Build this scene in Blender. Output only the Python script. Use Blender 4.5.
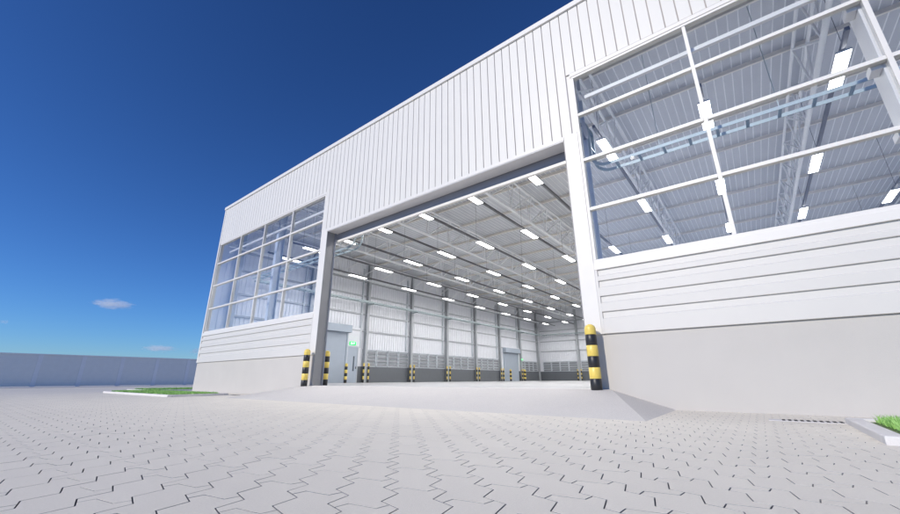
import bpy, bmesh, math, random
from mathutils import Vector, Matrix
random.seed(7)
for o in list(bpy.data.objects): bpy.data.objects.remove(o)
S = bpy.context.scene
COL = S.collection
R = math.radians

# ------------------------------------------------------------------ camera, sky, sun, exposure
F_PX, HY, PSI, ROLL = 381.2, 379.5, R(37.77), -0.00413
TH = math.atan((HY - 257.0) / F_PX)
CAM = Vector((0, -8.0, 0.52))
fw = Vector((-math.sin(PSI) * math.cos(TH), math.cos(PSI) * math.cos(TH), math.sin(TH)))
rt0 = Vector((math.cos(PSI), math.sin(PSI), 0)); up0 = rt0.cross(fw)
rt = rt0 * math.cos(ROLL) + up0 * math.sin(ROLL); up = up0 * math.cos(ROLL) - rt0 * math.sin(ROLL)
cd = bpy.data.cameras.new('camera'); cam = bpy.data.objects.new('camera', cd); COL.objects.link(cam)
m = Matrix((rt, up, -fw)).transposed().to_4x4(); m.translation = CAM
cam.matrix_world = m
cd.sensor_width = 36; cd.lens = F_PX / 900 * 36; cd.clip_start = 0.05; cd.clip_end = 6000
S.camera = cam

SUN_AZ, SUN_EL = R(189.0), R(29.0)          # compass-like: 0 = +Y, clockwise; sun stands in front-left of the facade
W = bpy.data.worlds.new('World'); S.world = W; W.use_nodes = True
nt = W.node_tree; bg = nt.nodes['Background']
sky = nt.nodes.new('ShaderNodeTexSky'); sky.sky_type = 'NISHITA'; sky.sun_disc = False
sky.sun_elevation = SUN_EL; sky.sun_rotation = SUN_AZ
sky.altitude = 0; sky.air_density = 1.0; sky.dust_density = 0.2; sky.ozone_density = 10.0
gm = nt.nodes.new('ShaderNodeGamma'); gm.inputs[1].default_value = 1.32
nt.links.new(sky.outputs[0], gm.inputs[0]); nt.links.new(gm.outputs[0], bg.inputs[0]); bg.inputs[1].default_value = 0.079
sd = bpy.data.lights.new('sun', 'SUN'); sd.energy = 3.2; sd.angle = R(0.5); sd.color = (1.0, 0.93, 0.82)
sun = bpy.data.objects.new('sun', sd); COL.objects.link(sun)
sdir = Vector((math.sin(SUN_AZ) * math.cos(SUN_EL), math.cos(SUN_AZ) * math.cos(SUN_EL), math.sin(SUN_EL)))
sun.rotation_euler = (-sdir).to_track_quat('-Z', 'Y').to_euler(); sun.location = (-10, -30, 20)
V = S.view_settings; V.view_transform = 'Standard'; V.look = 'None'; V.gamma = 1; V.use_curve_mapping = False
V.exposure = 0.0
S.cycles.use_denoising = True; S.cycles.denoiser = 'OPENIMAGEDENOISE'
S.cycles.max_bounces = 10; S.cycles.volume_bounces = 5; S.cycles.diffuse_bounces = 5; S.cycles.transparent_max_bounces = 12
S.cycles.caustics_reflective = False; S.cycles.caustics_refractive = False
S.cycles.use_light_tree = True; S.cycles.sample_clamp_indirect = 6; S.cycles.sample_clamp_direct = 9.0

# ------------------------------------------------------------------ materials
def mat(name, col, rough=0.6, metal=0.0, var=0.04, scale=3.0, bump=0.0, bscale=40.0, spec=0.5, speck=0.0, stain=0.0):
    mt = bpy.data.materials.new(name); mt.use_nodes = True
    n = mt.node_tree.nodes; l = mt.node_tree.links
    b = n['Principled BSDF']; b.inputs['Roughness'].default_value = rough; b.inputs['Metallic'].default_value = metal
    b.inputs['Specular IOR Level'].default_value = spec
    geo = n.new('ShaderNodeNewGeometry')
    nz = n.new('ShaderNodeTexNoise'); nz.inputs['Scale'].default_value = scale; nz.inputs['Detail'].default_value = 6
    l.new(geo.outputs['Position'], nz.inputs['Vector'])
    rp = n.new('ShaderNodeMapRange'); rp.inputs[1].default_value = 0.3; rp.inputs[2].default_value = 0.7
    rp.inputs[3].default_value = 1 - var; rp.inputs[4].default_value = 1 + var
    l.new(nz.outputs['Fac'], rp.inputs[0])
    oi = n.new('ShaderNodeObjectInfo')
    ro = n.new('ShaderNodeMapRange'); ro.inputs[3].default_value = 1 - var * .7; ro.inputs[4].default_value = 1 + var * .7
    l.new(oi.outputs['Random'], ro.inputs[0])
    mu = n.new('ShaderNodeMath'); mu.operation = 'MULTIPLY'; l.new(rp.outputs[0], mu.inputs[0]); l.new(ro.outputs[0], mu.inputs[1])
    last = mu.outputs[0]
    if speck:
        n2 = n.new('ShaderNodeTexNoise'); n2.inputs['Scale'].default_value = 90; n2.inputs['Detail'].default_value = 3
        l.new(geo.outputs['Position'], n2.inputs['Vector'])
        r2 = n.new('ShaderNodeMapRange'); r2.inputs[1].default_value = .3; r2.inputs[2].default_value = .7
        r2.inputs[3].default_value = 1 - speck; r2.inputs[4].default_value = 1 + speck
        l.new(n2.outputs['Fac'], r2.inputs[0])
        m2 = n.new('ShaderNodeMath'); m2.operation = 'MULTIPLY'; l.new(last, m2.inputs[0]); l.new(r2.outputs[0], m2.inputs[1]); last = m2.outputs[0]
    if stain:
        n3 = n.new('ShaderNodeTexNoise'); n3.inputs['Scale'].default_value = .55; n3.inputs['Detail'].default_value = 9; n3.inputs['Roughness'].default_value = .65
        l.new(geo.outputs['Position'], n3.inputs['Vector'])
        r3 = n.new('ShaderNodeMapRange'); r3.inputs[1].default_value = .5; r3.inputs[2].default_value = .75
        r3.inputs[3].default_value = 1; r3.inputs[4].default_value = 1 - stain
        l.new(n3.outputs['Fac'], r3.inputs[0])
        m3 = n.new('ShaderNodeMath'); m3.operation = 'MULTIPLY'; l.new(last, m3.inputs[0]); l.new(r3.outputs[0], m3.inputs[1]); last = m3.outputs[0]
    vm = n.new('ShaderNodeVectorMath'); vm.operation = 'SCALE'; vm.inputs[0].default_value = col
    l.new(last, vm.inputs['Scale']); l.new(vm.outputs[0], b.inputs['Base Color'])
    if bump:
        nb = n.new('ShaderNodeTexNoise'); nb.inputs['Scale'].default_value = bscale; nb.inputs['Detail'].default_value = 4
        l.new(geo.outputs['Position'], nb.inputs['Vector'])
        bp = n.new('ShaderNodeBump'); bp.inputs['Strength'].default_value = bump; bp.inputs['Distance'].default_value = .01
        l.new(nb.outputs['Fac'], bp.inputs['Height']); l.new(bp.outputs[0], b.inputs['Normal'])
    return mt

def emit(name, col, st):
    mt = bpy.data.materials.new(name); mt.use_nodes = True
    b = mt.node_tree.nodes['Principled BSDF']; b.inputs['Base Color'].default_value = (*col, 1)
    b.inputs['Emission Color'].default_value = (*col, 1); b.inputs['Emission Strength'].default_value = st
    return mt

def glass(name, tint, refl=.04):
    mt = bpy.data.materials.new(name); mt.use_nodes = True
    n = mt.node_tree.nodes; l = mt.node_tree.links; n.remove(n['Principled BSDF'])
    tr = n.new('ShaderNodeBsdfTransparent'); tr.inputs[0].default_value = (*tint, 1)
    gl = n.new('ShaderNodeBsdfGlossy'); gl.inputs['Roughness'].default_value = 0.0; gl.inputs[0].default_value = (.95, .97, 1, 1)
    lw = n.new('ShaderNodeLayerWeight'); lw.inputs[0].default_value = .5
    pw = n.new('ShaderNodeMath'); pw.operation = 'POWER'; pw.inputs[1].default_value = 5; l.new(lw.outputs['Facing'], pw.inputs[0])
    ml = n.new('ShaderNodeMath'); ml.operation = 'MULTIPLY_ADD'; ml.inputs[1].default_value = 1 - refl; ml.inputs[2].default_value = refl; l.new(pw.outputs[0], ml.inputs[0])
    mx = n.new('ShaderNodeMixShader'); l.new(ml.outputs[0], mx.inputs[0]); l.new(tr.outputs[0], mx.inputs[1]); l.new(gl.outputs[0], mx.inputs[2])
    l.new(mx.outputs[0], n['Material Output'].inputs[0]); return mt

M = dict(
    white=mat('white_cladding', (.71, .685, .635), .45, var=.012, scale=1.2, bump=.02, bscale=3),
    trim=mat('white_trim', (.74, .71, .665), .4, var=.01),
    siding=mat('siding_white', (.65, .625, .585), .45, var=.012, scale=1.2, bump=.02, bscale=3),
    plinth=mat('plinth_render', (.55, .522, .485), .85, var=.018, scale=1.5, bump=.25, bscale=120, stain=.03, speck=.015),
    groove_floor=mat('groove_floor_grey', (.42, .39, .385), .7, var=.05),
    jamb=mat('grey_jamb', (.25, .245, .245), .4, var=.02),
    soffit=mat('soffit_metal', (.66, .65, .65), .28, var=.02),
    steel=mat('white_steel', (.86, .87, .88), .4, var=.02),
    steelg=mat('grey_steel', (.42, .435, .46), .45, var=.03),
    purlin=mat('primer_purlin', (.80, .76, .70), .5, var=.04),
    roofsheet=mat('roof_sheet', (.54, .555, .59), .32, metal=.2, var=.02),
    liner=mat('liner_sheet', (.78, .79, .83), .42, metal=.0, var=.03),
    dado=mat('dado_wall', (.13, .14, .155), .6, var=.03),
    louvre=mat('louvre_blade', (.24, .25, .27), .5, var=.03),
    lframe=mat('louvre_frame', (.55, .58, .62), .45, var=.03),
    shutter=mat('shutter_slat', (.40, .45, .52), .4, var=.02),
    shutterbox=mat('shutter_box', (.38, .43, .50), .4, var=.02),
    bigshut=mat('big_shutter', (.24, .25, .29), .4, var=.02),
    floor=mat('slab_floor', (.38, .38, .39), .35, var=.05, scale=.8, stain=.1),
    ramp=mat('ramp_concrete', (.605, .575, .54), .9, var=.015, speck=.12, bump=.5, bscale=160, stain=.04),
    paver=mat('paver_concrete', (.745, .695, .605), .75, var=.02, scale=2.2, speck=.03, bump=.3, bscale=220, stain=.035),
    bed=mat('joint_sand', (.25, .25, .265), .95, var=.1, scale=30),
    ground=mat('far_ground', (.50, .50, .50), .95, var=.05),
    kerb=mat('kerb_concrete', (.72, .69, .66), .85, var=.03, speck=.03, bump=.3, bscale=150),
    soil=mat('soil', (.10, .16, .05), .95, var=.2, scale=20),
    fence=mat('fence_metal', (.74, .75, .73), .35, var=.02, metal=.1),
    fencepost=mat('fence_post', (.76, .77, .78), .35, var=.02, metal=.1),
    yellow=mat('yellow_paint', (.80, .60, .13), .38, var=.04, scale=6),
    black=mat('black_paint', (.018, .018, .02), .42, var=.15, scale=6),
    tray=mat('galvanised_tray', (.34, .40, .42), .5, metal=.15, var=.04),
    rung=mat('dark_rung', (.14, .20, .24), .4, metal=.3, var=.04),
    track=mat('lighting_track', (.13, .13, .14), .5, var=.04),
    wire=mat('hanger_wire', (.12, .12, .13), .5),
    house=mat('lamp_housing', (.60, .61, .63), .4),
    lamp=emit('lamp_diffuser', (1, .99, .97), 62.0),
    exit=emit('exit_sign_green', (.01, .55, .12), 1.2),
    exitw=emit('exit_sign_white', (.9, 1, .9), 1.5),
    slot=mat('drain_slot', (.02, .02, .02), .8),
    drain=mat('drain_channel', (.62, .60, .59), .7, var=.03),
    cloud=mat('cloud_white', (.92, .92, .93), 1.0, var=.01, spec=0),
    glass=glass('window_glass', (.955, .972, .995), .035),
    dglass=mat('vision_glass', (.10, .12, .15), .1),
)
def grassmat():
    mt = bpy.data.materials.new('grass_blade'); mt.use_nodes = True
    n = mt.node_tree.nodes; l = mt.node_tree.links; b = n['Principled BSDF']
    geo = n.new('ShaderNodeNewGeometry'); cr = n.new('ShaderNodeValToRGB')
    cr.color_ramp.elements[0].color = (.22, .46, .10, 1); cr.color_ramp.elements[1].color = (.45, .72, .24, 1)
    l.new(geo.outputs['Random Per Island'], cr.inputs[0]); l.new(cr.outputs[0], b.inputs['Base Color'])
    b.inputs['Roughness'].default_value = .55; b.inputs['Specular IOR Level'].default_value = .3
    return mt
M['grass'] = grassmat()

def per_block(mt, amount):           # each paving block a slightly different tone
    n = mt.node_tree.nodes; l = mt.node_tree.links; b = n['Principled BSDF']
    src = b.inputs['Base Color'].links[0].from_socket
    g_ = n.new('ShaderNodeNewGeometry'); r_ = n.new('ShaderNodeMapRange'); r_.inputs[3].default_value = 1 - amount; r_.inputs[4].default_value = 1 + amount
    l.new(g_.outputs['Random Per Island'], r_.inputs[0])
    v_ = n.new('ShaderNodeVectorMath'); v_.operation = 'SCALE'; l.new(src, v_.inputs[0]); l.new(r_.outputs[0], v_.inputs['Scale'])
    l.new(v_.outputs[0], b.inputs['Base Color'])
per_block(M['paver'], .025)

# ------------------------------------------------------------------ mesh helpers
class MB:
    def __init__(s): s.v = []; s.f = []; s.sm = []
    def add(s, vs, fs, smooth=False):
        k = len(s.v); s.v += [tuple(p) for p in vs]; s.f += [tuple(i + k for i in f) for f in fs]; s.sm += [smooth] * len(fs); return s
    def box(s, x0, x1, y0, y1, z0, z1, c=0.0):
        if c <= 0:
            return s.add([(x0,y0,z0),(x1,y0,z0),(x1,y1,z0),(x0,y1,z0),(x0,y0,z1),(x1,y0,z1),(x1,y1,z1),(x0,y1,z1)],
                [(0,3,2,1),(4,5,6,7),(0,1,5,4),(1,2,6,5),(2,3,7,6),(3,0,4,7)])
        b = bmesh.new(); bmesh.ops.create_cube(b, size=1)
        for v in b.verts: v.co = ((x0+x1)/2 + v.co.x*(x1-x0), (y0+y1)/2 + v.co.y*(y1-y0), (z0+z1)/2 + v.co.z*(z1-z0))
        bmesh.ops.bevel(b, geom=b.edges[:], offset=c, segments=2, affect='EDGES', profile=.5)
        b.verts.index_update()
        s.add([v.co[:] for v in b.verts], [[v.index for v in f.verts] for f in b.faces]); b.free(); return s
    def tube(s, p, q, r, n=8, r2=None):
        p = Vector(p); q = Vector(q); d = (q - p).normalized(); r2 = r if r2 is None else r2
        a = d.orthogonal().normalized(); b = d.cross(a); vs = []
        for c, rr in ((p, r), (q, r2)):
            vs += [c + a * math.cos(2*math.pi*i/n) * rr + b * math.sin(2*math.pi*i/n) * rr for i in range(n)]
        s.add(vs, [(i, (i+1) % n, n+(i+1) % n, n+i) for i in range(n)], True)
        return s.add(vs, [tuple(range(n))[::-1], tuple(range(n, 2*n))])
    def path(s, pts, w, h):
        """rectangular bar swept along pts in an XZ plane or level run (w across = y or x, h up)"""
        for a, b in zip(pts[:-1], pts[1:]):
            a = Vector(a); b = Vector(b); d = (b - a).normalized()
            side = Vector((0, 1, 0)) if abs(d.y) < .5 else Vector((1, 0, 0))
            n = d.cross(side).normalized()
            a2 = a - d * .004; b2 = b + d * .004
            vs = [c + side * sx * w/2 + n * sy * h/2 for c in (a2, b2) for sx, sy in ((-1,-1),(1,-1),(1,1),(-1,1))]
            s.add(vs, [(0,3,2,1),(4,5,6,7),(0,1,5,4),(1,2,6,5),(2,3,7,6),(3,0,4,7)])
        return s
    def extrude_x(s, prof, x0, x1):
        n = len(prof); vs = [(x0, y, z) for y, z in prof] + [(x1, y, z) for y, z in prof]
        return s.add(vs, [(i, (i+1) % n, n+(i+1) % n, n+i) for i in range(n)] + [tuple(range(n))[::-1], tuple(range(n, 2*n))])
    def lathe(s, prof, n=24):
        vs = []; fs = []
        for r, z in prof: vs += [(r*math.cos(2*math.pi*i/n), r*math.sin(2*math.pi*i/n), z) for i in range(n)]
        for k in range(len(prof)-1): fs += [(k*n+i, k*n+(i+1) % n, (k+1)*n+(i+1) % n, (k+1)*n+i) for i in range(n)]
        s.add(vs, fs, True)
        s.add(vs, [tuple(range(n))[::-1], tuple(range((len(prof)-1)*n, len(prof)*n))]); return s
    def mesh(s, name, material, fix=True):
        me = bpy.data.meshes.new(name); me.from_pydata(s.v, [], s.f); me.update()
        me.polygons.foreach_set('use_smooth', s.sm)
        if fix:
            b = bmesh.new(); b.from_mesh(me); bmesh.ops.recalc_face_normals(b, faces=b.faces[:]); b.to_mesh(me); b.free()
        me.materials.append(M[material]); return me

def put(name, me, parent=None, loc=(0,0,0), rz=0.0, sc=None):
    o = bpy.data.objects.new(name, me); COL.objects.link(o); o.location = loc; o.rotation_euler = (0, 0, rz)
    if sc: o.scale = sc
    if parent: o.parent = parent
    return o
def wput(name, mb, material, parent, origin):
    """part built in world coordinates under a parent chain whose world origin is `origin`"""
    me = mb.mesh(name, material); me.transform(Matrix.Translation(-Vector(origin)))
    return put(name, me, parent)
def tag(o, label=None, cat=None, group=None, kind=None):
    if label: o['label'] = label
    if cat: o['category'] = cat
    if group: o['group'] = group
    if kind: o['kind'] = kind
    return o
def empty(name, loc, label, cat, group=None):
    o = bpy.data.objects.new(name, None); COL.objects.link(o); o.location = loc; o.empty_display_size = .3
    return tag(o, label, cat, group)
def copy_tree(o, parent=None):
    c = o.copy(); COL.objects.link(c); c.parent = parent
    for ch in list(o.children):
        if ch.name != c.name: copy_tree(ch, c)
    return c

# ------------------------------------------------------------------ ground, pavers, ramp, islands
def inside_ramp(x, y): return -13.1 < x < -1.55 and -1.9 < y < .5 and (x < -2.4 or y > -1.9)
ISL = [(.70, 7.5, -3.15, -1.22), (-23.8, -15.6, -3.15, -1.22), (-29.0, -24.4, -1.05, 6.0)]
def inside_isl(x, y, e=.22): return any(a + e < x < b - e and c + e < y < d - e for a, b, c, d in ISL)

g = MB(); g.add([(-2500,-2500,0),(2500,-2500,0),(2500,2500,0),(-2500,2500,0)], [(0,1,2,3)])
tag(put('ground', g.mesh('ground', 'ground'), None, (0, 0, -.06)), 'pale open ground reaching to the horizon', 'ground', kind='structure')
g = MB(); g.add([(-48.6,-16,0),(14,-16,0),(14,1,0),(-22,1,0),(-22,14,0),(-48.6,14,0)], [(0,1,2,3,4,5)])
paving = tag(put('paving', g.mesh('paving', 'bed'), None, (0, 0, -.016)), 'pale grey interlocking block paving of the yard', 'paving', kind='structure')

P = .2337; A = .0377; L = 2*P                # pitch across, half amplitude, block length
ca, sa = math.cos(R(45)), math.sin(R(45))
def uv2xy(u, v): return (-u*sa + v*ca, u*ca + v*sa)
U0, V0 = 1.991 - 8*ca, -.1415 - 8*sa         # phase measured at the foot of the camera
def tri(u):                                  # zigzag edge: v offset, left vertex (-A) at u = 0 mod P
    t = (u / P) % 1.0
    return A * (4*t - 1) if t < .5 else A * (3 - 4*t)
def paver_outline(gap):
    a = [(-.0575 + k*P/2*1.0, None) for k in range(0)]
    us = -.0585; pts = []
    def edge(side):                          # vertices on a zigzag edge between the two cross joints
        out = [us] + [k*P/2 for k in range(0, 4)] + [us + L]
        return [(u, side*P/2 + tri(u)) for u in out]
    lo = edge(-1); hi = edge(1)
    # cross joint shape (u offsets from us across v from left to right)
    cj = [(.046, -.5*P + .053), (-.041, .5*P - .055)]
    pts = lo + [(us + L + cj[0][0], cj[0][1]), (us + L + cj[1][0], cj[1][1])] + hi[::-1] + [(us + cj[1][0], cj[1][1]), (us + cj[0][0], cj[0][1])]
    return pts
def inset(pts, d):
    n = len(pts); ar = sum(pts[i][0]*pts[(i+1) % n][1] - pts[(i+1) % n][0]*pts[i][1] for i in range(n))
    sgn = 1 if ar > 0 else -1; out = []
    for i in range(n):
        p0, p1, p2 = Vector(pts[i-1]), Vector(pts[i]), Vector(pts[(i+1) % n])
        e1 = (p1-p0).normalized(); e2 = (p2-p1).normalized()
        n1 = Vector((-e1.y, e1.x))*sgn; n2 = Vector((-e2.y, e2.x))*sgn
        b = n1 + n2
        if b.length < 1e-5: b = n1
        b = b / max(.35, b.dot(n1)) if b.dot(n1) > 0 else n1
        q = p1 + b*d; out.append((q.x, q.y))
    return out
OUT = paver_outline(0)
def paver_geo():
    a = inset(OUT, .0032); b = inset(OUT, .0042); n = len(a)
    vs = []
    for u, v in a: x, y = uv2xy(u, v); vs.append((x, y, -.03))
    for u, v in a: x, y = uv2xy(u, v); vs.append((x, y, -.0007))
    for u, v in b: x, y = uv2xy(u, v); vs.append((x, y, 0))
    fs = [(i, (i+1) % n, n+(i+1) % n, n+i) for i in range(n)] + [(n+i, n+(i+1) % n, 2*n+(i+1) % n, 2*n+i) for i in range(n)] + [tuple(range(2*n, 3*n))]
    return vs, fs
pv, pf = paver_geo()
NV = len(OUT)
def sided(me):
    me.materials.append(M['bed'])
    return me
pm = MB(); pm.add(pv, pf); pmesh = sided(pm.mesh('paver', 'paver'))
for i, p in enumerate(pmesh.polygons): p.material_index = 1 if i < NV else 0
cands = []
for i in range(-140, 200):
    for j in range(-120, 130):
        u = U0 + j*L + (P if i % 2 else 0); v = V0 + i*P
        x, y = uv2xy(u + P*.75, v)
        if not (-48.4 < x < 12 and -11.5 < y < 13.6): continue
        if y > .1 and x > -22.6: continue
        d = Vector((x, y, 0)) - CAM; z = d.dot(fw)
        if inside_ramp(x, y) or inside_isl(x, y): continue
        hz = d.x*-math.sin(PSI) + d.y*math.cos(PSI)
        if hz < .3 or abs(d.dot(rt0)) > 1.55*hz + 2.2: continue
        area = 0
        if z > .3:
            px, py = 450 + F_PX*d.dot(rt)/z, 257 - F_PX*d.dot(up)/z
            if -5 < px < 905 and py < 519: area = F_PX**2 / z**3 * .52
        x0, y0 = uv2xy(u, v)
        cands.append((area, x0, y0, hz))
cands.sort(key=lambda c: -c[0])
for k, (a, x, y, hz) in enumerate(cands[:300]):
    o = put('paver', pmesh, paving, (x, y, .016 + random.uniform(-.0003, .0003)))
    o.rotation_euler = (random.uniform(-.0008, .0008), random.uniform(-.0008, .0008), 0)
pm = MB(); nside = []
for a, x, y, hz in cands[300:]:
    dz = random.uniform(-.0003, .0003)
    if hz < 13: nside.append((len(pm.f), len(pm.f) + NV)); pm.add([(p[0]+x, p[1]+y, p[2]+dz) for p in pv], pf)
    else:
        n = len(OUT); pm.add([(p[0]+x, p[1]+y, p[2]+dz) for p in pv[n:]], [tuple(i-n for i in f) for f in pf[n:]])
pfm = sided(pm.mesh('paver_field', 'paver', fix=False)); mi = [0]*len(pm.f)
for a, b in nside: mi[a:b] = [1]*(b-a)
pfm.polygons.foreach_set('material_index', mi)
pf_o = put('paver_field', pfm, paving, (0, 0, .016)); tag(pf_o, kind='stuff')

# ramp
rx0, rx1, tx0, tx1, yb = -13.3, -1.25, -12.2, -2.34, -2.32
g = MB()
vs = [(tx0,0,.33),(tx1,0,.33),(tx1+.16,-.36,.33-.012),(tx0-.16,-.36,.33-.012),(rx0,yb,-.004),(rx1,yb,-.004),(rx0,0,-.004),(rx1,0,-.004),
      (rx0,0,-.05),(rx1,0,-.05),(rx0,yb,-.05),(rx1,yb,-.05)]
g.add(vs, [(0,3,2,1),(3,4,5,2),(2,5,7),(1,2,7),(0,6,4),(0,4,3),(6,8,10,4),(4,10,11,5),(5,11,9,7),(6,0,1,7,9,8),(8,9,11,10)])
tag(put('ramp', g.mesh('ramp', 'ramp'), None), 'speckled concrete ramp rising to the big doorway', 'ramp', kind='structure')

# kerbed grass islands
def island(nm, x0, x1, y0, y1, h=.07, w=.14, seg=2.0):
    g = MB(); g.box(x0+w, x1-w, y0+w, y1-w, -.05, h-.03)
    root = tag(put(nm, g.mesh(nm, 'soil'), None), 'soil bed inside the kerb of a planted island', 'planting bed', kind='structure')
    k = MB(); k.box(x0, x1, y0, y0+w, -.05, h, .012); put('kerb', k.mesh('kerb', 'kerb'), root)
    k = MB(); k.box(x0, x1, y1-w, y1, -.05, h, .012); put('kerb', k.mesh('kerb', 'kerb'), root)
    k = MB(); k.box(x0, x0+w, y0+w+.003, y1-w-.003, -.05, h, .012); put('kerb', k.mesh('kerb', 'kerb'), root)
    k = MB(); k.box(x1-w, x1, y0+w+.003, y1-w-.003, -.05, h, .012); put('kerb', k.mesh('kerb', 'kerb'), root)
def grass(x0, x1, y0, y1, dens, hgt, wid, z=.045, label=''):
    rnd = random.Random(int(abs(x0)*100)); m_ = MB()
    for _ in range(int((x1-x0)*(y1-y0)*dens)):
        x, y = rnd.uniform(x0, x1), rnd.uniform(y0, y1); a = rnd.uniform(0, 6.28); h = hgt*rnd.uniform(.55, 1.2); w = wid*rnd.uniform(.7, 1.3)
        c, s_ = math.cos(a)*w, math.sin(a)*w; bx, by = rnd.gauss(0, .35)*h, rnd.gauss(0, .35)*h
        m_.add([(x-c, y-s_, z), (x+c, y+s_, z), (x+c*.7+bx*.4, y+s_*.7+by*.4, z+h*.6), (x-c*.7+bx*.4, y-s_*.7+by*.4, z+h*.6), (x+bx, y+by, z+h)], [(0,1,2,3),(3,2,4)])
    tag(put('grass', m_.mesh('grass', 'grass', fix=False)), label, 'grass', kind='stuff')
island('planting_bed', *ISL[0]); island('planting_bed', *ISL[1]); island('planting_bed', *ISL[2])
grass(.92, 3.4, -2.93, -1.44, 3200, .085, .0045, label='bright green grass in the kerbed bed beside the drain grating')
grass(3.4, 7.2, -2.93, -1.44, 700, .085, .009, label='bright green grass filling the far length of the kerbed bed')
grass(-23.6, -15.8, -2.93, -1.44, 900, .075, .010, label='bright green grass in the long kerbed bed before the far corner')
grass(-28.8, -24.6, -.82, 5.8, 260, .08, .02, label='bright green grass in the kerbed bed towards the fence')

# slotted drains beside the beds
def drain(x0, x1, label):
    root = empty('drain_grating', ((x0+x1)/2, -1.16, 0), label, 'drain')
    o = (root.location.x, root.location.y, 0)
    b = MB(); b.box(x0-.12, x1, -1.28, -1.04, -.04, .006); wput('channel', b, 'drain', root, o)
    n = int((x1-x0)/.055)
    for k in range(n):
        xx = x0 + (k+.5)*(x1-x0)/n
        b = MB(); b.box(xx-.016, xx+.016, -1.255, -1.065, .0, .0095); wput('slot', b, 'slot', root, o)
drain(.10, .70, 'slotted drain with black slots ending at the right grass bed kerb')
drain(-15.6, -15.0, 'slotted drain by the far grass bed near the left end of the ramp')

# ------------------------------------------------------------------ fence
froot = empty('boundary_fence', (-50, 0, 0), 'long slate grey metal panel fence at the edge of the yard', 'fence')
gb = MB(); n_b = 11; h_b = 2.55/n_b; prof = []
for k in range(n_b):
    z = .14 + k*h_b; gb.box(-.03, .03, -1.285, 1.285, z+.006, z+h_b-.006)
gb.box(-.045, .0, -1.285, 1.285, .1, 2.75)
fpan = gb.mesh('panel', 'fence')
gp = MB(); gp.box(-.05, .045, -.16, .16, .0, 2.74, .006); fpost = gp.mesh('post', 'fencepost')
gt = MB(); gt.box(-.09, .09, -1.45, 1.45, 2.742, 2.83, .008); fcap = gt.mesh('coping', 'fencepost')
for k in range(-9, 15):
    y = -2.69 + 2.9*k
    put('post', fpost, froot, (0, y, 0)); put('panel', fpan, froot, (0, y+1.45, 0)); put('coping', fcap, froot, (0, y+1.45, 0))
g = MB(); g.box(-49.9, -46.8, -29, 40, -.05, .05, .01)
tag(put('fence_kerb', g.mesh('fence_kerb', 'kerb')), 'pale concrete strip along the foot of the fence', 'kerb', kind='structure')

# ------------------------------------------------------------------ warehouse
X0, X1, XC, DEP = -22.5, 7.66, -7.42, 40.0
DX0, DX1, DZ = -12.17, -2.66, 6.02
WL = (-22.30, -12.52); WR = (-2.33, 7.46); WZ0, WZ1 = 2.85, 7.72; ROOF = 10.0; FLZ = .33
WO = (XC, 0, 0)
wh = empty('warehouse', WO, 'large white metal warehouse with a wide open doorway and tall corner windows', 'warehouse')
def part(name, mb, material, label=None, parent=None):
    o = wput(name, mb, material, parent or wh, WO)
    if label: o['label'] = label
    return o
# shell
fwall = part('front_wall', MB().box(X0+.02, X1-.02, 0, .04, WZ1, 9.84), 'white')
part('door_head_wall', MB().box(WL[1]+.0, WR[0], 0.0, .22, DZ+.02, WZ1-.003), 'white')
for a, b in ((WL[1], DX0), (DX1, WR[0])):
    part('door_pier', MB().box(a, b, -.045, .22, 1.37, DZ+.10, .006), 'trim')
part('door_head_trim', MB().box(DX0+.003, DX1-.003, -.045, -.001, DZ, DZ+.10, .006), 'trim')
part('door_soffit', MB().box(DX0+.02, DX1-.02, -.035, .40, DZ-.022, DZ-.002), 'soffit')
for s_ in (0, 1):
    a = DX0 if s_ == 0 else DX1-.02
    part('door_jamb', MB().box(a+.0015, a+.0215 if s_ == 0 else a+.0185, -.042, .30, FLZ, DZ-.024), 'jamb')
    b = DX0 if s_ == 0 else DX1-.07
    part('shutter_guide', MB().box(b+.0, b+.07, .303, .37, FLZ, DZ-.03, .004) if 0 else MB().box(b+.045*(1-s_), b+.045*(1-s_)+.025, .303, .34, FLZ, DZ-.03), 'bigshut')
part('door_threshold', MB().box(DX0+.03, DX1-.03, -.02, .12, FLZ-.02, FLZ+.006), 'kerb')
# rolled up door shutter just inside the head
rs = part('roller_shutter', MB().box(DX0-.2, DX1+.2, .42, .48, 5.75, 6.4), 'bigshut', 'raised dark shutter curtain with white bottom bar')
b = MB().box(DX0+.03, DX1-.03, .405, .495, 5.66, 5.75, .01); part('bottom_bar', b, 'trim', parent=rs)
b = MB(); b.tube((DX0-.3, .75, 6.65), (DX1+.3, .75, 6.65), .26, 20); part('roll', b, 'bigshut', parent=rs)
# plinth
for a, b in ((X0, DX0), (DX1, X1)):
    part('plinth', MB().box(a, b, 0, .30, -.05, 1.37, .004), 'plinth')
# horizontal siding: backing sheet + proud boards
for a, b in ((X0+.02, WL[1]-.002), (WR[0]+.002, X1-.02)):
    bk = part('siding', MB().box(a, b, -.012, .22, 1.372, WZ0-.16), 'siding')
    for z0, z1 in ((1.372, 1.69), (1.81, 2.01), (2.13, 2.33), (2.45, 2.57)):
        c = MB(); y = -.045
        c.extrude_x([(-.010, z0+.0), (-.010, z1), (y+.012, z1-.012), (y, z1-.03), (y, z0+.008), (y+.006, z0)], a+.051, b-.051)
        part('siding_board', c, 'siding', parent=bk)
    for e in (a, b-.05): part('end_closure', MB().box(e, e+.05, -.045, .009, 1.372, WZ0-.161), 'siding', parent=bk)
    part('window_sill', MB().box(a, b, -.055, .22, WZ0-.16, WZ0-.0, .006), 'trim')
for x in (X0, X1-.14): part('corner_trim', MB().box(x, x+.14, -.05, .2, 1.372, 9.84, .006), 'trim')
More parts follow.
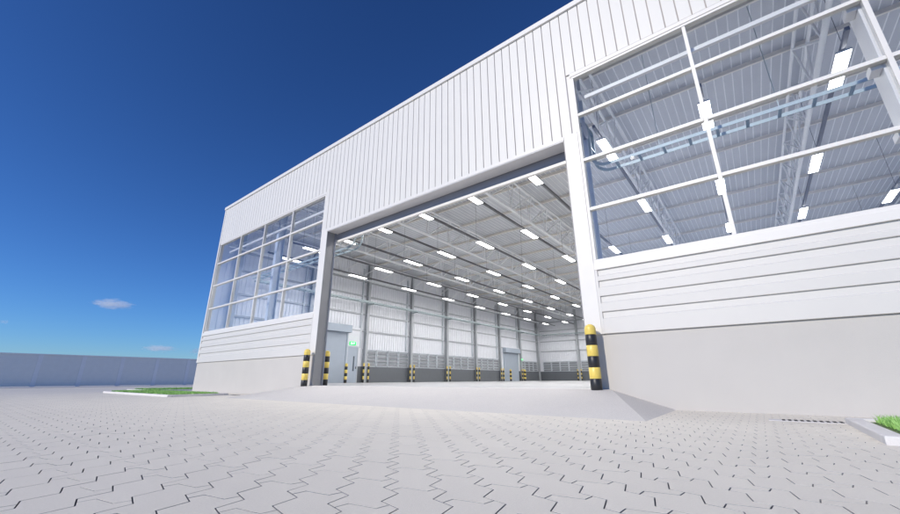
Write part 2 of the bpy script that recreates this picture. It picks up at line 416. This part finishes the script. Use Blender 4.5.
part('eaves_trim', MB().box(X0-.03, X1+.03, -.085, .3, 9.84, ROOF, .01), 'trim')
# ribbed cladding
PW = .252
def clad_mesh(z0, z1):
    p = [(0.0, 0), (.004, -.035), (.232, -.035), (.236, 0), (.252, 0)]
    vs = []; 
    for z in (z0, z1): vs += [(x, y-.001, z) for x, y in p]
    m_ = MB(); n = 5
    m_.add(vs, [(i, i+1, n+i+1, n+i) for i in range(n-1)] + [(0,1,2,3), (n+3, n+2, n+1, n)]); return m_
cm = {k: clad_mesh(a, 9.838).mesh('cladding_panel', 'white', fix=False) for k, a in (('w', WZ1+.11), ('d', DZ+.103))}
for me in cm.values():
    me.materials.append(M['groove_floor']); me.polygons[3].material_index = 1  # groove floor between the raised pans is a darker grey
k = 0; x = X0 + .15
while x + PW < X1 - .13:
    c = x + PW/2; kind = 'd' if WL[1]-.02 < c < WR[0]-.0 else 'w'
    put('cladding_panel', cm[kind], fwall, (x - XC, 0, 0)); x += PW
for a, b in (WL, WR): part('window_head', MB().box(a-.02, b+.02, -.043, .0, WZ1-.0, WZ1+.10, .004), 'trim')
# side, rear walls, roof
SHELL = [('left_wall', (X0, X0+.1, .305, DEP)), ('right_wall', (X1-.1, X1, .305, DEP)), ('rear_wall', (X0+.102, X1-.102, DEP-.1, DEP))]
for nm, (a, b, c, d) in SHELL: part(nm, MB().box(a, b, c, d, -.05, 9.75), 'liner')
for a in (X0+.003, X1-.1): part('corner_wall', MB().box(a, a+.097, .201, .304, 1.373, 9.75), 'liner')
part('floor_slab', MB().box(X0+.1, X1-.1, .121, DEP-.1, -.04, FLZ), 'floor')
rf = part('roof', MB().box(X0+.03, X1-.03, .1, DEP, 9.30, 9.40), 'roofsheet')
# roof sheets with ribs along the length, seen from below
RP = .23; rm = MB()
m_ = MB()
for q in range(4):
    xx = q*RP; pr = [(xx, .0), (xx+.20, .0), (xx+.206, -.010), (xx+.224, -.010), (xx+.23, .0)]
    m_.add([(px_, y_, pz) for y_ in (.25, DEP-.12) for px_, pz in pr], [(i, i+1, 6+i, 5+i) for i in range(4)])
rsm = m_.mesh('roof_sheet', 'roofsheet', fix=False); rsm.materials.append(M['steel'])
for i, p in enumerate(rsm.polygons): p.material_index = 1 if i % 4 else 0  # ribs lighter than the pans: lamp light on them put into the colour
x = X0+.12
while x + .92 < X1: put('roof_sheet', rsm, rf, (x-XC, 0, 9.235)); x += .92
# purlins (along x)
pl = MB(); pl.box(X0+.11, X1-.11, -.012, .012, 9.10, 9.215); pl.box(X0+.11, X1-.11, -.012, .05, 9.088, 9.0985); pl.v = [(a-XC, b_, c_) for a, b_, c_ in pl.v]
plm = pl.mesh('purlin', 'purlin')
y = 1.83
while y < DEP-.5: put('purlin', plm, wh, (0, y, 0)); y += 2.375
part('purlin', MB().box(X0+.11, X1-.11, .35, .45, 9.05, 9.215), 'purlin')
# trusses (along y)
TX = [-22.05, -17.1, -12.25, -7.3, -2.4, 2.52, 7.3]; ZB, ZT = 7.67, 8.98; N0, NP = .5, 1.8
bc = MB(); bc.tube((0, .3, ZB), (0, DEP-.3, ZB), .062, 12); bcm = bc.mesh('bottom_chord', 'steel')
TW = .15
vt = MB(); [vt.tube((0, 0, ZB), (sg*TW, 0, ZT), .026, 8) for sg in (-1, 1)]; vt.tube((-TW, 0, ZT), (TW, 0, ZT), .02, 6); vtm = vt.mesh('vertical', 'steel')
dg = MB(); [dg.tube((0, 0, ZB), (sg*TW, NP, ZT), .026, 8) for sg in (-1, 1)]; dgm = dg.mesh('diagonal', 'steel')
tc = MB(); [tc.tube((sg*TW, .3, ZT), (sg*TW, DEP-.3, ZT), .042, 10) for sg in (-1, 1)]; tcm = tc.mesh('top_chord', 'steel')
for x in TX:
    t = put('truss', tcm, wh, (x-XC, 0, 0))
    put('bottom_chord', bcm, t)
    y = N0
    while y < DEP-.3:
        put('vertical', vtm, t, (0, y, 0))
        if y + NP < DEP-.3: put('diagonal', dgm, t, (0, y, 0))
        y += NP
# columns
def icol(along, h0=FLZ, h1=ZT):
    m_ = MB(); w, d = .22, .34
    if along == 'y':   # web across x (side walls): flanges face x
        m_.box(0, .018, -w/2, w/2, h0, h1); m_.box(d-.018, d, -w/2, w/2, h0, h1); m_.box(.018, d-.018, -.008, .008, h0, h1)
    else:
        m_.box(-w/2, w/2, 0, .018, h0, h1); m_.box(-w/2, w/2, d-.018, d, h0, h1); m_.box(-.008, .008, .018, d-.018, h0, h1)
    return m_
sc_m = icol('y').mesh('column', 'steelg'); fc_m = icol('x').mesh('column', 'steelg'); fc_l = icol('x').mesh('column', 'lframe')
wc = MB(); wc.box(-.07, .07, 0, .50, FLZ, ZT, .008); wcm = wc.mesh('column', 'trim')
CY = [1.1 + 4.75*k for k in range(8)] + [39.2]
for y in CY:
    put('column', sc_m, wh, (X0+.1-XC, y, 0)); put('column', sc_m, wh, (X1-.1-.34-XC, y, 0))
for x in TX[1:-1]:
    put('column', fc_m, wh, (x-XC, DEP-.1-.34, 0))
for x in (-17.1, -12.95, -2.47): put('column', fc_l, wh, (x-XC, .50, 0))
put('column', wcm, wh, (2.565-XC, .112, 0))
put('column', fc_m, wh, (7.2-XC, .45, 0))
# girts on side and rear walls, front wall
for z in (3.92, 5.15, 6.5, 7.6):
    part('girt', MB().box(X0+.102, X0+.22, 1.25, DEP-.1, z-.05, z+.05), 'steelg')
    part('girt', MB().box(X0+.44, X1-.44, DEP-.22, DEP-.102, z-.05, z+.05), 'steelg')
    part('girt', MB().box(X1-.22, X1-.102, 1.25, DEP-.1, z-.05, z+.05), 'steelg')
for a, b in ((WL[0], WL[1]), (WR[0], WR[1])):
    part('girt', MB().box(a+.15, b-.1, .42, .50, 7.30, 7.40, .006), 'trim')
# liner ribs (wall sheets with vertical ribs, left wall above louvres, rear)
lr = MB()
for q in range(4): lr.box(-.001, .03, q*.2375, q*.2375+.055, 2.64, 9.1)
lrm = lr.mesh('wall_sheet', 'liner')
for k in range(41): put('wall_sheet', lrm, wh, (X0+.1-XC, .5+.95*k, 0))
for k in range(31): put('wall_sheet', lrm, wh, (X0+.55+.95*k-XC, DEP-.1, 0), rz=-math.pi/2)
# downpipes beside columns on the left wall
dp = MB(); dp.box(0, .12, -.06, .06, 2.7, 8.6, .004); dpm = dp.mesh('downpipe', 'lframe')
for y in CY[1:8]: put('downpipe', dpm, wh, (X0+.102-XC, y-.42, 0))
# dado walls
part('dado_wall', MB().box(X0+.101, X0+.2, .6, DEP-.1, FLZ, 1.42), 'dado'); part('dado_wall', MB().box(X0+.2, X1-.2, DEP-.2, DEP-.101, FLZ, 1.42), 'dado')
# louvre bands
fr = MB(); LW = 1.06
fr.box(0, .10, -LW/2, LW/2, 1.425, 1.475); fr.box(0, .10, -LW/2, LW/2, 2.58, 2.635)
fr.box(0, .101, -LW/2, -LW/2+.05, 1.476, 2.579); fr.box(0, .101, LW/2-.05, LW/2, 1.476, 2.579); fr.box(0, .012, -LW/2+.05, LW/2-.05, 1.476, 2.579)
frm = fr.mesh('louvre', 'lframe')
sl = MB(); sl.add([(.02,-LW/2+.05,.16),(.02,LW/2-.05,.16),(.10,LW/2-.05,0),(.10,-LW/2+.05,0),(.03,-LW/2+.05,.17),(.03,LW/2-.05,.17),(.11,LW/2-.05,.012),(.11,-LW/2+.05,.012)],
   [(0,3,2,1),(4,5,6,7),(0,1,5,4),(1,2,6,5),(2,3,7,6),(3,0,4,7)]); slm = sl.mesh('slat', 'louvre')
D2 = (30.3, 34.0)
for bi in range(2, 8):
    for q in range(4):
        yy = CY[bi] + .62 + q*1.14 if bi < 8 else 0
        if bi == 6 or yy > DEP-.8: continue
        l_ = put('louvre', frm, wh, (X0+.1-XC, yy, 0))
        for w in range(4): put('slat', slm, l_, (0, 0, 1.50 + w*.272))
for bi in range(6):
    for q in range(4):
        xx = TX[bi] + .72 + q*1.14
        l_ = put('louvre', frm, wh, (xx-XC, DEP-.1, 0), rz=-math.pi/2)
        for w in range(4): put('slat', slm, l_, (0, 0, 1.50 + w*.272))
# small roller doors in the left wall and the personnel door
def roller(y0, y1, zt, label):
    c = MB(); n = int((zt-FLZ)/.09); x = X0+.25
    for k in range(n): c.box(x-.03, x, y0+.08, y1-.08, FLZ+k*.09, FLZ+k*.09+.082)
    c.box(x-.05, x-.012, y0+.08, y1-.08, FLZ, zt)
    o = part('roller_door', c, 'shutter', label)
    part('housing', MB().box(X0+.1, X0+.62, y0-.05, y1+.05, zt, zt+.5, .015), 'shutterbox', parent=o)
    for yy in (y0, y1-.1): part('guide', MB().box(X0+.19, X0+.29, yy, yy+.1, FLZ, zt-.003), 'shutterbox', parent=o)
roller(5.95, 9.02, 3.66, 'closed blue-grey roller door beside the exit door'); roller(30.4, 33.75, 3.40, 'closed blue-grey roller door far along the wall')
d_ = part('door', MB().box(X0+.2, X0+.25, 9.10, 9.95, FLZ+.003, 2.72, .004), 'shutter', 'blue-grey exit door with narrow vision panel')
part('vision_panel', MB().box(X0+.245, X0+.256, 9.60, 9.72, 1.1, 2.1), 'dglass', parent=d_)
part('handle', MB().box(X0+.25, X0+.30, 9.84, 9.88, 1.25, 1.40, .006), 'wire', parent=d_)
b = MB().box(X0+.2, X0+.27, 9.03, 9.095, FLZ, 2.80); b.box(X0+.2, X0+.27, 9.955, 10.02, FLZ, 2.80); b.box(X0+.2, X0+.27, 9.0955, 9.9545, 2.725, 2.80)
part('frame', b, 'lframe', parent=d_)
b = MB(); b.box(X0+.102, X0+.2, 9.03, 10.2, 1.425, 4.1); part('door_surround', b, 'liner')
b = MB(); b.box(X0+.102, X0+.2, 30.0, 34.3, 1.425, 4.1); part('door_surround', b, 'liner')
for yy in ():
    pass
# windows
def window(a, b, nm, label):
    root = part('window', MB().box(a, b, -.03, .10, WZ0+.001, WZ0+.07, .004), 'trim', label)
    part('frame', MB().box(a, b, -.03, .10, WZ1-.06, WZ1-.002, .004), 'trim', parent=root)
    part('frame', MB().box(a, a+.06, -.028, .10, WZ0+.072, WZ1-.062, .004), 'trim', parent=root)
    part('frame', MB().box(b-.06, b, -.028, .10, WZ0+.072, WZ1-.062, .004), 'trim', parent=root)
    xs = [a + (b-a)*i/4 for i in range(5)]; zs = [WZ0 + .01, 4.10, 5.34, 6.58, WZ1-.01]
    for i in (1, 2, 3): part('mullion', MB().box(xs[i]-.033, xs[i]+.033, -.020, .09, WZ0+.072, WZ1-.062, .004), 'trim', parent=root)
    for z in zs[1:-1]:
        for i in range(4):
            part('transom', MB().box(xs[i]+.034 + (.027 if i == 0 else 0), xs[i+1]-.034 - (.027 if i == 3 else 0), -.016, .085, z-.036, z+.036, .004), 'trim', parent=root)
    for i in range(4):
        for j in range(4):
            ex = .034
            part('pane', MB().box(xs[i]+ex, xs[i+1]-ex, .045, .055, zs[j]+.036, zs[j+1]-.036), 'glass', parent=root)
    return xs, zs
window(*WL, 'l', 'tall gridded corner window reflecting the sky'); xs, zs = window(*WR, 'r', 'tall gridded window showing roof trusses inside')
for z in zs[1:-1]:
    part('cleat', MB().box(2.36, 2.492, .10, .36, z-.10, z+.02, .006), 'trim')

# ------------------------------------------------------------------ things inside and in front
# bollards
def band(r, z0, z1): 
    m_ = MB(); m_.lathe([(r-.004, z0), (r, z0+.004), (r, z1-.004), (r-.004, z1)], 28); return m_
def bollard(loc, label, group=None, r=.105, h=1.24):
    root = empty('bollard', loc, label, 'bollard', group); s_ = h/6
    for k in range(5):
        put('black_band' if k % 2 == 0 else 'yellow_band', band(r if k % 2 == 0 else r+.0015, k*s_+.0005, (k+1)*s_-.0005).mesh('band', 'black' if k % 2 == 0 else 'yellow'), root)
    m_ = MB(); zc = h - r*.9
    m_.lathe([(r, 5*s_+.0005), (r+.0015, 5*s_+.004), (r+.0015, zc)] + [(r*math.cos(a), zc + r*.9*math.sin(a)) for a in [R(q) for q in (15, 30, 45, 60, 72, 82, 88)]], 28)
    put('cap', m_.mesh('cap', 'yellow'), root); return root
bollard((-2.485, -.28, .316), 'black and yellow striped bollard in front of the doorway pier beside the grass bed side')
bollard((-12.30, -.26, .316), 'black and yellow striped bollard outside the pier next to the far corner window')
bollard((-12.66, .80, FLZ), 'black and yellow striped bollard just inside the doorway behind the pier')
bollard((-21.5, 8.5, FLZ), 'black and yellow bollard between the roller door and the exit door', r=.095)
g0 = 'bollards at the far roller door'
bollard((-21.5, 30.5, FLZ), 'black and yellow bollard at the doorway side of the far roller door', g0)
bollard((-21.5, 33.9, FLZ), 'black and yellow bollard at the rear wall side of the far roller door', g0)
proto = None
for ci, y in enumerate(CY[2:8]):
    for s_ in (-1, 1):
        lb = 'slim guard post on the %s side of the %s column beyond the exit door' % ('doorway' if s_ < 0 else 'rear', ['first', 'second', 'third', 'fourth', 'fifth', 'sixth'][ci])
        loc = (X0+.52, y+.22*s_, FLZ)
        if proto is None: proto = o = bollard(loc, lb, 'guard posts at the side wall columns', r=.06, h=1.33)
        else: o = copy_tree(proto); o.location = loc; o['label'] = lb
for ci, x in enumerate((-17.1, -12.25, -7.3)):
    for s_ in (-1, 1):
        o = copy_tree(proto); o.location = (x+.22*s_, DEP-.55, FLZ); o['label'] = 'guard post on the %s side of the %s rear wall column from the corner' % ('corner' if s_ < 0 else 'far', ['first', 'second', 'third'][ci]); o['group'] = 'guard posts at the rear wall columns'
# lighting tracks and lamps
LX = [-7.2 + 2.46*k for k in range(-5, 6)]; LY = [2.55 + 4.8*k for k in range(8)]; LZ = 6.92
tb = MB(); tb.box(-.035, .035, 1.3, DEP-1.0, LZ+.062, LZ+.15); tbm = tb.mesh('rail', 'track')
hw = MB(); hw.tube((0, 0, LZ+.15), (0, 0, 9.095), .006, 5); hwm = hw.mesh('hanger', 'wire')
lh = MB(); lh.box(-.125, .125, -.66, .66, .012, .062, .006); lhm = lh.mesh('housing', 'house')
ld = MB(); ld.box(-.118, .118, -.653, .653, 0, .012); ldm = ld.mesh('diffuser', 'lamp')
ORD = ['first', 'second', 'third', 'fourth', 'fifth', 'sixth', 'seventh', 'eighth', 'ninth', 'tenth', 'eleventh']
for ti, x in enumerate(LX):
    t = empty('lighting_track', (x, 0, 0), 'dark lighting track under the roof, %s out from the louvred side wall' % ORD[ti], 'lighting track', 'lighting tracks under the roof')
    put('rail', tbm, t)
    for k in range(0, 16, 2): put('hanger', hwm, t, (0, 1.83 + 2.375*k + .0, 0))
    for li, y in enumerate(LY):
        l_ = empty('ceiling_light', (x, y, LZ), 'lit lamp, %s inward from the doorway wall on the %s track from the side wall' % (ORD[li], ORD[ti]), 'ceiling light', 'lamps under the warehouse roof')
        put('housing', lhm, l_); put('diffuser', ldm, l_)
# cable trays
def tray(paths, rung_dirs, label, joined, loc):
    root = empty('cable_tray', loc, label, 'cable tray'); o = loc
    for p in paths:
        wput('side_rail', p, 'tray', root, o)
    if joined: tag(wput('rungs', rung_dirs, 'tray', root, o), kind='stuff')
    else:
        for r_ in rung_dirs: wput('rung', r_, 'rung', root, o)
    return root
TZ = 5.93
# along the left wall and rear
p1 = MB().box(-21.86, -21.84, 1.9, 39.0, TZ-.05, TZ+.05); p2 = MB().box(-21.46, -21.44, 1.9, 39.0, TZ-.05, TZ+.05)
rg = MB(); y = 2.0
while y < 39: rg.box(-21.84, -21.46, y-.02, y+.02, TZ-.045, TZ-.02); y += .3
lt = tray([p1, p2], rg, 'pale teal cable tray running along the side wall', True, (-21.65, 20, TZ))
for y in CY[1:8]: 
    b = MB().box(X0+.44, -21.40, y-.10, y+.10, TZ-.10, TZ-.052); wput('bracket', b, 'tray', lt, (-21.65, 20, TZ))
p1 = MB().box(-21.4, 6.5, 39.02, 39.04, TZ-.05, TZ+.05); p2 = MB().box(-21.4, 6.5, 39.38, 39.40, TZ-.05, TZ+.05)
rg = MB(); x = -21.3
while x < 6.5: rg.box(x-.02, x+.02, 39.04, 39.38, TZ-.045, TZ-.02); x += .3
rt_ = tray([p1, p2], rg, 'pale teal cable tray running along the rear wall', True, (-7, 39.2, TZ))
for x in TX[1:-1]:
    wput('bracket', MB().box(x-.06, x+.06, 39.0, 39.56, TZ-.10, TZ-.052), 'tray', rt_, (-7, 39.2, TZ))
# along the front wall with a rise at each side of the doorway
def front_tray(xa, xb, sgn, label):
    Y0_, Y1_ = 1.52, 1.88; ZH = 7.55; r = .40
    def line():
        pts = [(xa, TZ), (xb - sgn*r, TZ)]
        for q in range(1, 8):
            a = q/8*math.pi/2; pts.append((xb - sgn*r + sgn*r*math.sin(a), TZ + r - r*math.cos(a)))
        pts += [(xb, TZ+r), (xb, ZH-r)]
        for q in range(1, 8):
            a = q/8*math.pi/2; pts.append((xb + sgn*r - sgn*r*math.cos(a), ZH - r + r*math.sin(a)))
        pts += [(xb + sgn*r, ZH), (XC - .0, ZH)]
        return pts
    pts = line(); rails = []
    for yy in (Y0_, Y1_):
        m_ = MB(); m_.path([(x, yy, z) for x, z in pts], .02, .08); rails.append(m_)
    rungs = []; acc = 0.0
    for (xa_, za_), (xb_, zb_) in zip(pts[:-1], pts[1:]):
        seg = math.hypot(xb_-xa_, zb_-za_); t = (.55 - acc)
        while t < seg:
            cx_, cz_ = xa_+(xb_-xa_)*t/seg, za_+(zb_-za_)*t/seg
            m_ = MB().box(cx_-.03, cx_+.03, Y0_+.011, Y1_-.011, cz_-.035, cz_-.008); rungs.append(m_); t += .55
        acc = seg - (t - .55)
        acc = acc % .55
    root = tray(rails, rungs, label, False, ((xa+xb)/2, 1.7, TZ))
    for k in range(4):
        x = xa + (xb-xa)*(.08 + .25*k)
        wput('hanger', MB().tube((x, Y1_+.02, TZ-.06), (x, Y1_+.02, 9.09), .009, 5), 'tray', root, ((xa+xb)/2, 1.7, TZ))
front_tray(-21.3, -12.45, 1, 'teal ladder cable tray with a bend behind the far corner window')
front_tray(6.9, -2.5, -1, 'teal ladder cable tray with a bend behind the window beside the ramp')
# exit signs
def exit_sign(loc, label, s_=1.0):
    root = empty('exit_sign', loc, label, 'exit sign')
    put('box', MB().box(0, .05, -.27*s_, .27*s_, -.12*s_, .12*s_, .006).mesh('box', 'exit'), root)
    # letters E X I T as flat raised strokes (reading direction towards -y seen from +x ... left to right is +y)
    def stroke(m_, pts):
        for (a, b), (c, d) in zip(pts[:-1], pts[1:]):
            a, c = a*s_, c*s_; b, d = b*s_, d*s_
            dv = Vector((c-a, d-b)); nn = Vector((-dv.y, dv.x)).normalized()*.010*s_
            m_.add([(xx, a+q*nn.x, b+q*nn.y) for xx in (.0505, .054) for q in (-1, 1)] + [(xx, c+q*nn.x, d+q*nn.y) for xx in (.0505, .054) for q in (-1, 1)],
                   [(0,1,3,2),(4,5,7,6),(0,1,5,4),(2,3,7,6),(0,2,6,4),(1,3,7,5)])
    glyph = {'E': [[(.07,.06),(0,.06),(0,-.06),(.07,-.06)], [(0,0),(.06,0)]], 'X': [[(0,.06),(.08,-.06)], [(0,-.06),(.08,.06)]], 'I': [[(.0,.06),(.0,-.06)]], 'T': [[(0,.06),(.08,.06)], [(.04,.06),(.04,-.06)]]}
    for ch, off in (('E', -.19), ('X', -.085), ('I', .04), ('T', .085)):
        m_ = MB()
        for st in glyph[ch]: stroke(m_, [(p[0]+off, p[1]) for p in st])
        put('letter', m_.mesh('letter', 'exitw'), root)
exit_sign((X0+.205, 9.50, 2.97), 'lit green exit sign above the door beside the near roller door')
exit_sign((X0+.46, 34.35, 2.75), 'lit green exit sign on a column beside the far roller door', .8)

# ------------------------------------------------------------------ clouds
def cloudmat(scale, seed, dens):
    mt = bpy.data.materials.new('cloud_volume'); mt.use_nodes = True
    n = mt.node_tree.nodes; l = mt.node_tree.links; n.remove(n['Principled BSDF'])
    pv_ = n.new('ShaderNodeVolumePrincipled'); pv_.inputs['Color'].default_value = (.995, .995, .995, 1); pv_.inputs['Anisotropy'].default_value = .2
    tc_ = n.new('ShaderNodeTexCoord'); mp = n.new('ShaderNodeMapping'); mp.inputs['Location'].default_value = (seed, seed*.7, 0)
    nz = n.new('ShaderNodeTexNoise'); nz.inputs['Scale'].default_value = scale; nz.inputs['Detail'].default_value = 5; nz.inputs['Roughness'].default_value = .6
    l.new(tc_.outputs['Object'], mp.inputs[0]); l.new(mp.outputs[0], nz.inputs['Vector'])
    ln = n.new('ShaderNodeVectorMath'); ln.operation = 'LENGTH'; l.new(tc_.outputs['Object'], ln.inputs[0])
    a = n.new('ShaderNodeMath'); a.operation = 'MULTIPLY_ADD'; a.inputs[1].default_value = -.55; l.new(ln.outputs['Value'], a.inputs[0]); l.new(nz.outputs['Fac'], a.inputs[2])
    r_ = n.new('ShaderNodeMapRange'); r_.inputs[1].default_value = .12; r_.inputs[2].default_value = .30; r_.inputs[3].default_value = 0; r_.inputs[4].default_value = dens
    l.new(a.outputs[0], r_.inputs[0]); l.new(r_.outputs[0], pv_.inputs['Density']); l.new(pv_.outputs[0], n['Material Output'].inputs['Volume'])
    return mt
def cloud(px, py, wpx, hpx, label, seed, dist=900, scale=2.2):
    d = (fw*F_PX + rt*(px-450) - up*(py-257)).normalized()
    k = dist * d.dot(fw) / F_PX
    b = bmesh.new(); bmesh.ops.create_icosphere(b, subdivisions=3, radius=1)
    me = bpy.data.meshes.new('cloud'); b.to_mesh(me); b.free(); me.materials.append(cloudmat(scale, seed, .055))
    o = put('cloud', me, None, CAM + d*dist, rz=math.atan2(d.y, d.x) + math.pi/2, sc=(wpx*k*.62, wpx*k*.4, hpx*k*.75))
    tag(o, label, 'cloud', kind='structure')
cloud(113, 304, 34, 10, 'small lone white cloud well above the fence', 3.1)
cloud(160, 348.5, 30, 6, 'flat low white cloud just above the fence', 5.3, scale=2.6)
cloud(196, 351, 12, 7, 'small low cloud beside the warehouse corner', 6.2, scale=1.6)
cloud(4, 322, 8, 4, 'tiny cloud wisp at the far end of the fence', 8.4, scale=1.6)
